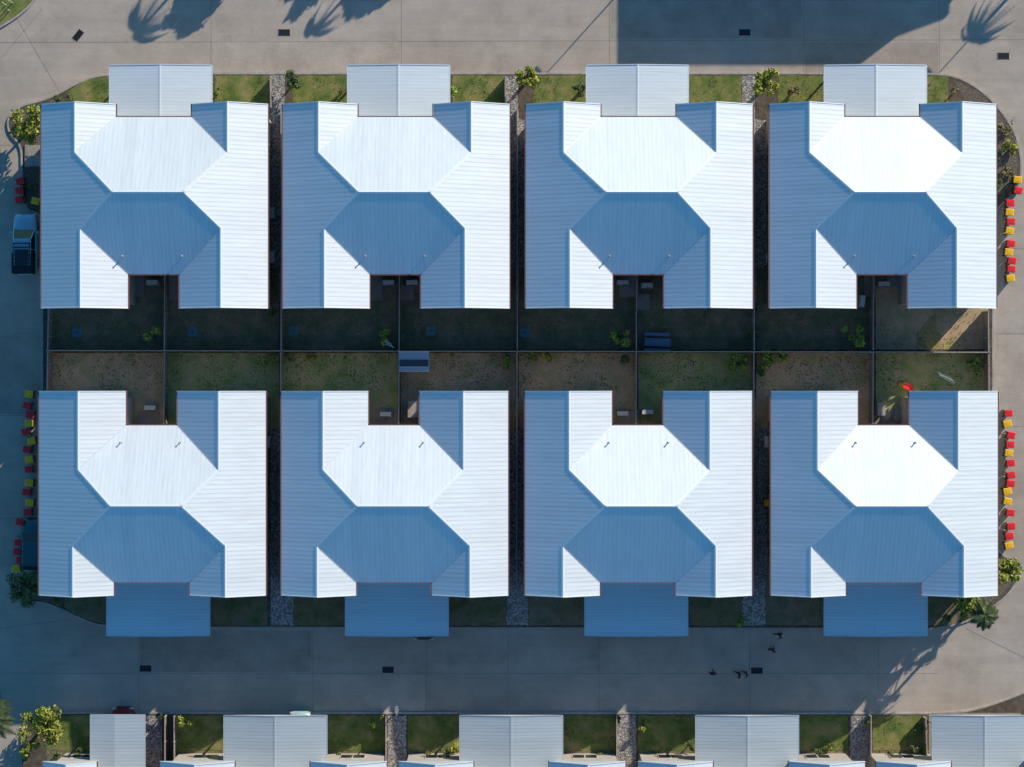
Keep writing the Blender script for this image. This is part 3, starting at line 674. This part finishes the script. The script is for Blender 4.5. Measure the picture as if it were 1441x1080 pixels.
# ------------------------------------------------------------ vehicles
def car(name, px, py, L, W, Ht, heading, col, z0=.006, rack=False):
    paint = plain(name+'_paint', col, .25, .3, .04); c = P(px, py, Ht*.8)
    root = empty(name, (c.x, c.y, z0)); root.rotation_euler.z = heading
    b = MB(); st = [(-.5, .72, .42, .62), (-.485, .88, .3, .86), (-.42, .97, .22, .97), (-.2, 1, .2, 1.0), (.1, 1, .2, 1.0), (.25, 1, .2, .99), (.38, .97, .22, .93), (.455, .88, .28, .86), (.49, .74, .36, .74), (.5, .6, .42, .6)]
    rows = []
    for y, w, zb, zt in st:
        hw = W/2*w
        rows.append([(-hw*.82, y*L, zb), (-hw*.98, y*L, zb+.1), (-hw, y*L, (zb+zt)/2+.08), (-hw*.95, y*L, zt-.09), (-hw*.82, y*L, zt), (0, y*L, zt+.035), (hw*.82, y*L, zt), (hw*.95, y*L, zt-.09), (hw, y*L, (zb+zt)/2+.08), (hw*.98, y*L, zb+.1), (hw*.82, y*L, zb)])
    n = 11; pts = [p for r in rows for p in r]; fs = []
    for i in range(len(rows)-1):
        for k in range(n): fs.append((i*n+k, i*n+(k+1) % n, (i+1)*n+(k+1) % n, (i+1)*n+k))
    fs += [tuple(range(n)), tuple(range((len(rows)-1)*n, len(rows)*n))]
    b.faces(pts, fs, paint)
    b.make('body', root, smooth=True)
    g = MB()
    ya, yb, yc, yd = -.44*L, -.36*L, .07*L, .24*L
    hb, ht = W/2*.88, W/2*.72; zb, zt = .99, Ht
    B = [(-hb, ya, zb), (hb, ya, zb), (hb, yd, zb-.02), (-hb, yd, zb-.02)]; T = [(-ht, yb, zt-.03), (ht, yb, zt-.03), (ht, yc, zt-.03), (-ht, yc, zt-.03)]
    g.faces(B+T, [(0, 1, 5, 4), (1, 2, 6, 5), (2, 3, 7, 6), (3, 0, 4, 7)], M_GLASS)
    g.make('windows', root)
    r = MB()
    pr = []
    for k, z in ((1.03, zt-.05), (1.03, zt-.01), (.9, zt+.03)):
        cy = (yb+yc)/2
        for x, y in ((-ht, yb), (ht, yb), (ht*1.0, yc), (-ht*1.0, yc)):
            pr.append((x*k, cy+(y-cy)*k, z))
    r.faces(pr, [(0, 1, 5, 4), (1, 2, 6, 5), (2, 3, 7, 6), (3, 0, 4, 7), (4, 5, 9, 8), (5, 6, 10, 9), (6, 7, 11, 10), (7, 4, 8, 11), (8, 9, 10, 11)], paint)
    for s in (-1, 1):
        r.seg((s*hb, yd, zb), (s*ht, yc, zt-.03), .07, .05, paint); r.seg((s*hb, ya, zb), (s*ht, yb, zt-.03), .09, .05, paint)
        r.seg((s*hb, -.1*L, zb), (s*ht, -.1*L, zt-.03), .06, .06, paint)
        r.box((s*(W/2+.1), yd-.25, 1.05), (.22, .14, .14), paint)
        r.box((s*W*.36, L*.478, .72), (.3, .12, .12), M_WHITE); r.box((s*W*.37, -L*.488, .78), (.22, .06, .2), M_REDL)
    r.box((0, L*.5, .42), (W*.6, .04, .16), M_BLACK)
    r.make('roof_and_trim', root)
    w = MB()
    for s in (-1, 1):
        for y in (-.3, .31):
            w.cyl((s*(W/2-.24), y*L, .33), (s*(W/2-.01), y*L, .33), .33, .33, M_TYRE, 20); w.cyl((s*(W/2-.02), y*L, .33), (s*(W/2+.005), y*L, .33), .19, .19, M_STEEL, 12)
    w.make('wheels', root)
    if rack:
        k = MB(); z = zt+.14
        for s in (-1, 1): k.seg((s*.62, yb-.15, z), (s*.62, yc-.3, z), .05, .05, M_BLACK)
        for i in range(7):
            y = yb-.1+(yc-yb-.25)*i/6; k.seg((-.62, y, z), (.62, y, z), .08, .03, M_BLACK)
        for s in (-1, 1):
            for y in (yb+.2, yc-.4): k.box((s*.62, y, zt+.06), (.05, .05, .14), M_BLACK)
        k.box((0, (yb+yc)/2-.4, z+.04), (1.0, 1.2, .04), plain('rack_panel', (.03, .04, .06), .2))
        k.make('roof_rack', root)
    return root
def ute():
    root = car('utility_truck', 32.5, 343, 4.75, 1.85, 1.72, 0, (.42, .66, .8), .006, True)
    m = MB()
    m.box((0, -1.5, 1.32), (1.62, 1.55, .72), M_BLACK, 0, 1.06)
    m.box((0, -1.5, 1.70), (1.5, 1.45, .05), plain('canopy_lid', (.02, .025, .035), .35))
    m.make('canopy', root)
ute()
car('station_wagon', 44, 769, 4.2, 1.75, 1.55, 0, (.05, .16, .19))
car('parked_car', 596, 862, 4.3, 1.75, 1.45, math.pi, (.03, .035, .05), .14)
car('parked_car', 172, 1035, 4.2, 1.75, 1.45, 0, (.35, .02, .03), .14)
car('parked_car', 422, 1041, 4.2, 1.75, 1.45, 0, (.45, .7, .72), .14)

# ------------------------------------------------------------ yard things
def aircon(px, py, rz=0):
    b = MB(); b.box((0, 0, .04), (1.0, .5, .08), M_SLAB); b.box((0, 0, .42), (.85, .34, .66), M_WHITE)
    b.cyl((.12, -.17, .42), (.12, -.19, .42), .24, .24, M_BLACK, 16); b.cyl((.12, -.19, .42), (.12, -.2, .42), .07, .07, M_GREY, 10)
    for s in range(6): b.box((.12, -.205, .24+s*.07), (.48, .01, .012), M_GREY)
    c = P(px, py, .5); o = b.make('air_conditioner'); o.location = (c.x, c.y, .13); o.rotation_euler.z = rz
for a in [(384, 362, 1.57), (384, 300, 1.57), (713, 330, 1.57), (1080, 365, -1.57), (378, 622, 1.57), (712, 624, 1.57), (1078, 622, -1.57), (215, 398, 0), (547, 398, 0), (580, 398, 0), (876, 398, 0), (910, 402, 0), (1213, 424, 1.5), (1243, 400, 0),
          (212, 574, 0), (876, 582, 0), (543, 583, 0), (911, 580, 0)]: aircon(*a)
M_TANK = plain('tank_lid', (.12, .26, .3))
def lidbox(px, py):
    b = MB(); b.box((0, 0, .03), (.75, .75, .06), M_TANK); b.box((0, 0, .07), (.6, .6, .03), M_TANK)
    b.box((0, 0, .095), (.3, .05, .025), M_BLACK)
    c = P(px, py, .1); o = b.make('inspection_cover'); o.location = (c.x, c.y, .13)
for a in [(109, 468), (271, 467), (413, 466), (606, 466), (738, 468)]: lidbox(*a)
def slab(px, py, w, d, mat=M_SLAB):
    b = MB(); c = P(px, py, .15); b.box((c.x, c.y, .17), (w, d, .08), mat); b.box((c.x, c.y, .214), (w-.08, d-.08, .006), mat); b.make('paving_slab')
for a in [(192, 398, 1.3, 2.2), (245, 405, .8, 1.8), (530, 405, .9, 2), (572, 412, 1.1, 1.1), (885, 400, 1.5, 2), (905, 425, 1.0, 1.2), (1225, 400, 1.0, 2.0), (1260, 395, 1.6, 1.0), (210, 590, 1.6, 1.2), (545, 590, 1.7, 1.6), (885, 590, 1.7, 1.4), (1250, 590, 2.2, 1.4), (46, 220, 1.2, 1.7)]: slab(*a)
def cabinet(px, py, w, d, h):
    b = MB(); b.box((0, 0, h/2), (w, d, h), M_WHITE); b.box((0, 0, h+.02), (w+.08, d+.08, .04), M_CONC)
    b.box((0, -d/2-.005, h/2), (.015, .012, h*.9), M_GREY); b.box((.05, -d/2-.015, h/2), (.02, .02, .15), M_STEEL)
    c = P(px, py, h); o = b.make('storage_cabinet'); o.location = (c.x, c.y, .13)
cabinet(583, 576, .9, 1.2, 1.0); cabinet(1240, 576, .5, .9, 1.2); cabinet(46, 226, 1.0, .6, .9)
def pergola():
    z = 2.4; A = P(561, 495, z); B = P(604, 523, z); root = empty('pergola')
    b = MB(); n = 14
    for i in range(n):
        y = A.y+(B.y-A.y)*(i+.5)/n; b.box(((A.x+B.x)/2, y, z+(-.01 if i % 2 else .012)), (B.x-A.x, abs(B.y-A.y)/n*.98, .03), M_SHEDR)
    b.box(((A.x+B.x)/2, A.y*.42+B.y*.58, z+.05), ((B.x-A.x)*.94, .5, .03), plain('dark_sheet', (.05, .08, .12), .25))
    for x in (A.x+.08, B.x-.08):
        b.seg((x, A.y, z-.07), (x, B.y, z-.07), .08, .12, M_WHITE)
        for y in (A.y-.1, B.y+.1): b.box((x, y, z/2-.05), (.1, .1, z-.1), M_WHITE)
    b.seg((A.x, B.y, z-.02), (B.x, B.y, z-.02), .05, .12, M_WHITE); b.seg((A.x, A.y, z-.02), (B.x, A.y, z-.02), .05, .12, M_WHITE)
    b.make('roof_and_posts', root)
pergola()
def lamp(px, py, ht, arm=1.0, rz=0, base=.0):
    b = MB(); b.cyl((0, 0, 0), (0, 0, .3), .1, .08, M_STEEL); b.cyl((0, 0, .3), (0, 0, ht), .06, .04, M_STEEL)
    b.seg((0, 0, ht), (arm, 0, ht+.15), .06, .06, M_STEEL); b.box((arm+.2, 0, ht+.15), (.55, .24, .1), M_GREY); b.box((arm+.22, 0, ht+.09), (.4, .18, .03), M_WHITE)
    c = P(px, py, 0); o = b.make('street_lamp'); o.location = (c.x, c.y, base); o.rotation_euler.z = rz
lamp(929, -74, 4.9, .5, 2.3); lamp(1479, -72, 4.9, .5, 2.3); lamp(556, 490, 2.6, .3, 2.4, .12); lamp(561, 998, 3.2, .3, 1.5); lamp(-60, 20, 5, .8, 0)
def post(px, py, ht):
    b = MB(); b.cyl((0, 0, 0), (0, 0, ht), .035, .03, M_WHITE, 8); b.cyl((0, 0, ht), (0, 0, ht+.06), .045, .02, M_WHITE, 8); b.cyl((0, 0, ht*.7), (0, 0, ht*.8), .037, .037, M_REDL, 8)
    c = P(px, py, 0); o = b.make('marker_post'); o.location = (c.x, c.y, .0)
for a in [(1409, 745, 1.1), (1408, 670, 1.1), (1409, 610, 1.1), (1408, 330, 1.1), (9, 8, 1.2), (18, 5, 1.2), (14, 16, .6)]: post(*a)
def clothes():
    root = empty('clothes_line'); b = MB(); A = P(1322, 527, 1.7); B = P(1341, 536, 1.7)
    for p in (A, B): b.cyl((p.x, p.y, .12), (p.x, p.y, 1.7), .03, .03, M_STEEL); b.seg((p.x-.12, p.y+.2, 1.7), (p.x+.12, p.y-.2, 1.7), .04, .04, M_STEEL)
    for t in (-1, -.3, .3, 1): b.seg((A.x+t*.12, A.y-t*.2, 1.71), (B.x+t*.12, B.y-t*.2, 1.71), .012, .012, M_WHITE)
    b.seg(A, B, .05, .05, plain('teal_cloth', (.2, .55, .5)))
    b.make('posts_and_lines', root)
clothes()
def slide():
    root = empty('playground_slide'); c = P(1278, 545, .5); b = MB()
    root.location = (c.x, c.y, .13); root.rotation_euler.z = -.35
    prev = None
    for i in range(8):
        t = i/7; x = -.45+.9*t; z = .75-(.68*t) + .04*math.sin(t*6.28)
        cur = (x, z)
        if prev:
            b.seg((prev[0], 0, prev[1]), (cur[0], 0, cur[1]), .36, .03, M_REDL)
            for s in (-1, 1): b.seg((prev[0], s*.19, prev[1]+.05), (cur[0], s*.19, cur[1]+.05), .035, .12, M_REDL)
        prev = cur
    for s in (-1, 1): b.seg((-.7, s*.18, 0), (-.45, s*.18, .8), .05, .05, M_YELL)
    for i in range(3): b.seg((-.65+i*.07, -.18, .15+i*.22), (-.65+i*.07, .18, .15+i*.22), .04, .04, M_YELL)
    b.make('chute_and_ladder', root)
slide()
def table(px, py, w, d, colr, rz=0):
    b = MB(); nb = 6
    for i in range(nb): b.box((0, -d/2+d*(i+.5)/nb, .72), (w, d/nb*.85, .04), colr)
    for sx in (-1, 1):
        for sy in (-1, 1): b.box((sx*(w/2-.1), sy*(d/2-.08), .35), (.06, .06, .7), colr)
    for s in (-1, 1):
        b.box((0, s*(d/2+.32), .43), (w, .25, .04), colr)
        for k in (-1, 1): b.box((k*(w/2-.15), s*(d/2+.32), .21), (.06, .2, .42), colr)
    c = P(px, py, .7); o = b.make('picnic_table'); o.location = (c.x, c.y, .13); o.rotation_euler.z = rz
table(925, 482, 2.0, .6, plain('blue_grey_timber', (.16, .26, .42)), -.03)
table(1262, 583, 1.0, .4, M_GREY, 1.4)

# ------------------------------------------------------------ people
def person(px, py, rz, stride, shirt, pants, skin=(.12, .07, .045)):
    sk = [((0, 0, .96), .125), ((0, .0, 1.14), .115), ((0, 0, 1.36), .145), ((0, 0, 1.49), .055), ((0, .015, 1.58), .085), ((0, .01, 1.68), .085)]
    v = [s[0] for s in sk]; r = [s[1] for s in sk]; e = [(0, 1), (1, 2), (2, 3), (3, 4), (4, 5)]
    hands = []
    for s in (-1, 1):
        n = len(v); f = s*stride
        v += [(s*.18, 0, 1.41), (s*.23, -f*.1, 1.14), (s*.24, -f*.22+.05, .92)]; r += [.06, .045, .03]; e += [(2, n), (n, n+1), (n+1, n+2)]
        hands.append(v[n+2])
        n = len(v)
        v += [(s*.095, 0, .88), (s*.1, f*.22+.03, .5), (s*.1, f*.35-.04, .09), (s*.11, f*.35+.13, .045)]; r += [.09, .062, .042, .035]; e += [(0, n), (n, n+1), (n+1, n+2), (n+2, n+3)]
    me = bpy.data.meshes.new('t'); me.from_pydata(v, e, []); o = bpy.data.objects.new('t', me); scene.collection.objects.link(o)
    md = o.modifiers.new('s', 'SKIN'); md.use_smooth_shade = True
    for i, d in enumerate(me.skin_vertices[0].data): d.radius = (r[i], r[i]*(.75 if i < 3 else 1)); d.use_root = (i == 0)
    o.modifiers.new('u', 'SUBSURF').levels = 1
    dg = bpy.context.evaluated_depsgraph_get(); m2 = bpy.data.meshes.new_from_object(o.evaluated_get(dg)); bpy.data.objects.remove(o)
    ms = [plain('skin_tone', skin, .6), plain('shirt_cloth', shirt, .9), plain('trouser_cloth', pants, .9), M_BLACK, plain('hair_dark', (.012, .01, .009), .7)]
    m2.materials.clear()
    for m in ms: m2.materials.append(m)
    for p in m2.polygons:
        c = p.center; q = 1
        if c.z > 1.49: q = 4 if (c.z > 1.66 or c.y < -.02) else 0
        elif c.z < .1: q = 3
        elif abs(c.x) > .19 and c.z < 1.2: q = 0
        elif c.z < .98: q = 2
        p.material_index = q
    w = P(px, py, 1.4); root = empty('person', (w.x, w.y, .006)); root.rotation_euler.z = rz
    b = bpy.data.objects.new('body', m2); scene.collection.objects.link(b); b.parent = root
    h = MB()
    for i, (x, y, z) in enumerate(hands):
        s = -1 if i == 0 else 1
        h.box((x, y+.01, z-.06), (.03, .075, .09), ms[0], 0, .9)
        for k in range(4):
            yy = y-.02+k*.02; L = (.065, .078, .074, .055)[k]
            h.cyl((x, yy, z-.1), (x-s*.008, yy, z-.1-L*.5), .009, .008, ms[0], 6); h.cyl((x-s*.008, yy, z-.1-L*.5), (x-s*.025, yy, z-.1-L), .008, .006, ms[0], 6)
        h.cyl((x, y+.045, z-.05), (x-s*.012, y+.085, z-.1), .011, .008, ms[0], 6)
    h.make('hands', root)
    f = MB(); f.box((0, .095, 1.595), (.02, .03, .03), ms[0], 0, 1.4)
    for s in (-1, 1): f.box((s*.032, .088, 1.62), (.02, .01, .01), M_BLACK); f.box((s*.088, .0, 1.6), (.015, .04, .05), ms[0])
    f.box((0, .088, 1.56), (.04, .01, .008), M_REDL); f.make('face', root)
person(1098, 895, 2.0, .8, (.03, .03, .04), (.02, .02, .03)); person(1088, 916, -.6, .6, (.02, .025, .04), (.02, .02, .02))
person(1004, 949, .1, .3, (.03, .025, .03), (.02, .02, .03)); person(1041, 951, 1.6, .5, (.03, .03, .035), (.025, .02, .02)); person(1051, 950, 1.7, .4, (.12, .13, .15), (.02, .02, .025))

# ------------------------------------------------------------ light, sky, camera
w = bpy.data.worlds.new('World'); scene.world = w; w.use_nodes = True
nt = w.node_tree; bg = nt.nodes['Background']
sky = nt.nodes.new('ShaderNodeTexSky'); sky.sky_type = 'NISHITA'; sky.sun_disc = False
sky.sun_elevation = math.radians(SUN_EL); sky.sun_rotation = math.radians(SUN_AZ)
sky.air_density = 1.0; sky.dust_density = 0.2; sky.ozone_density = 2.5
v = nt.nodes.new('ShaderNodeVectorMath'); v.operation = 'MULTIPLY'; v.inputs[1].default_value = (.36, .88, 1.12)
nt.links.new(sky.outputs[0], v.inputs[0]); nt.links.new(v.outputs[0], bg.inputs[0]); bg.inputs[1].default_value = 0.118
sd = bpy.data.lights.new('sun', 'SUN'); sd.energy = 5.0; sd.angle = math.radians(.5); sd.color = (1, .87, .72)
so = bpy.data.objects.new('sun', sd); scene.collection.objects.link(so)
el, az = math.radians(SUN_EL), math.radians(SUN_AZ)
so.rotation_euler = (-Vector((math.sin(az)*math.cos(el), math.cos(az)*math.cos(el), math.sin(el)))).to_track_quat('-Z', 'Y').to_euler()
so.location = (40, 60, 60)
cd = bpy.data.cameras.new('camera'); co = bpy.data.objects.new('camera', cd); scene.collection.objects.link(co)
co.location = (0, 0, H); cd.sensor_width = 36; cd.lens = 36*H/(1441*K); cd.clip_end = 6000; cd.clip_start = 1
scene.camera = co
scene.view_settings.view_transform = 'Standard'; scene.view_settings.look = 'None'; scene.view_settings.exposure = 0
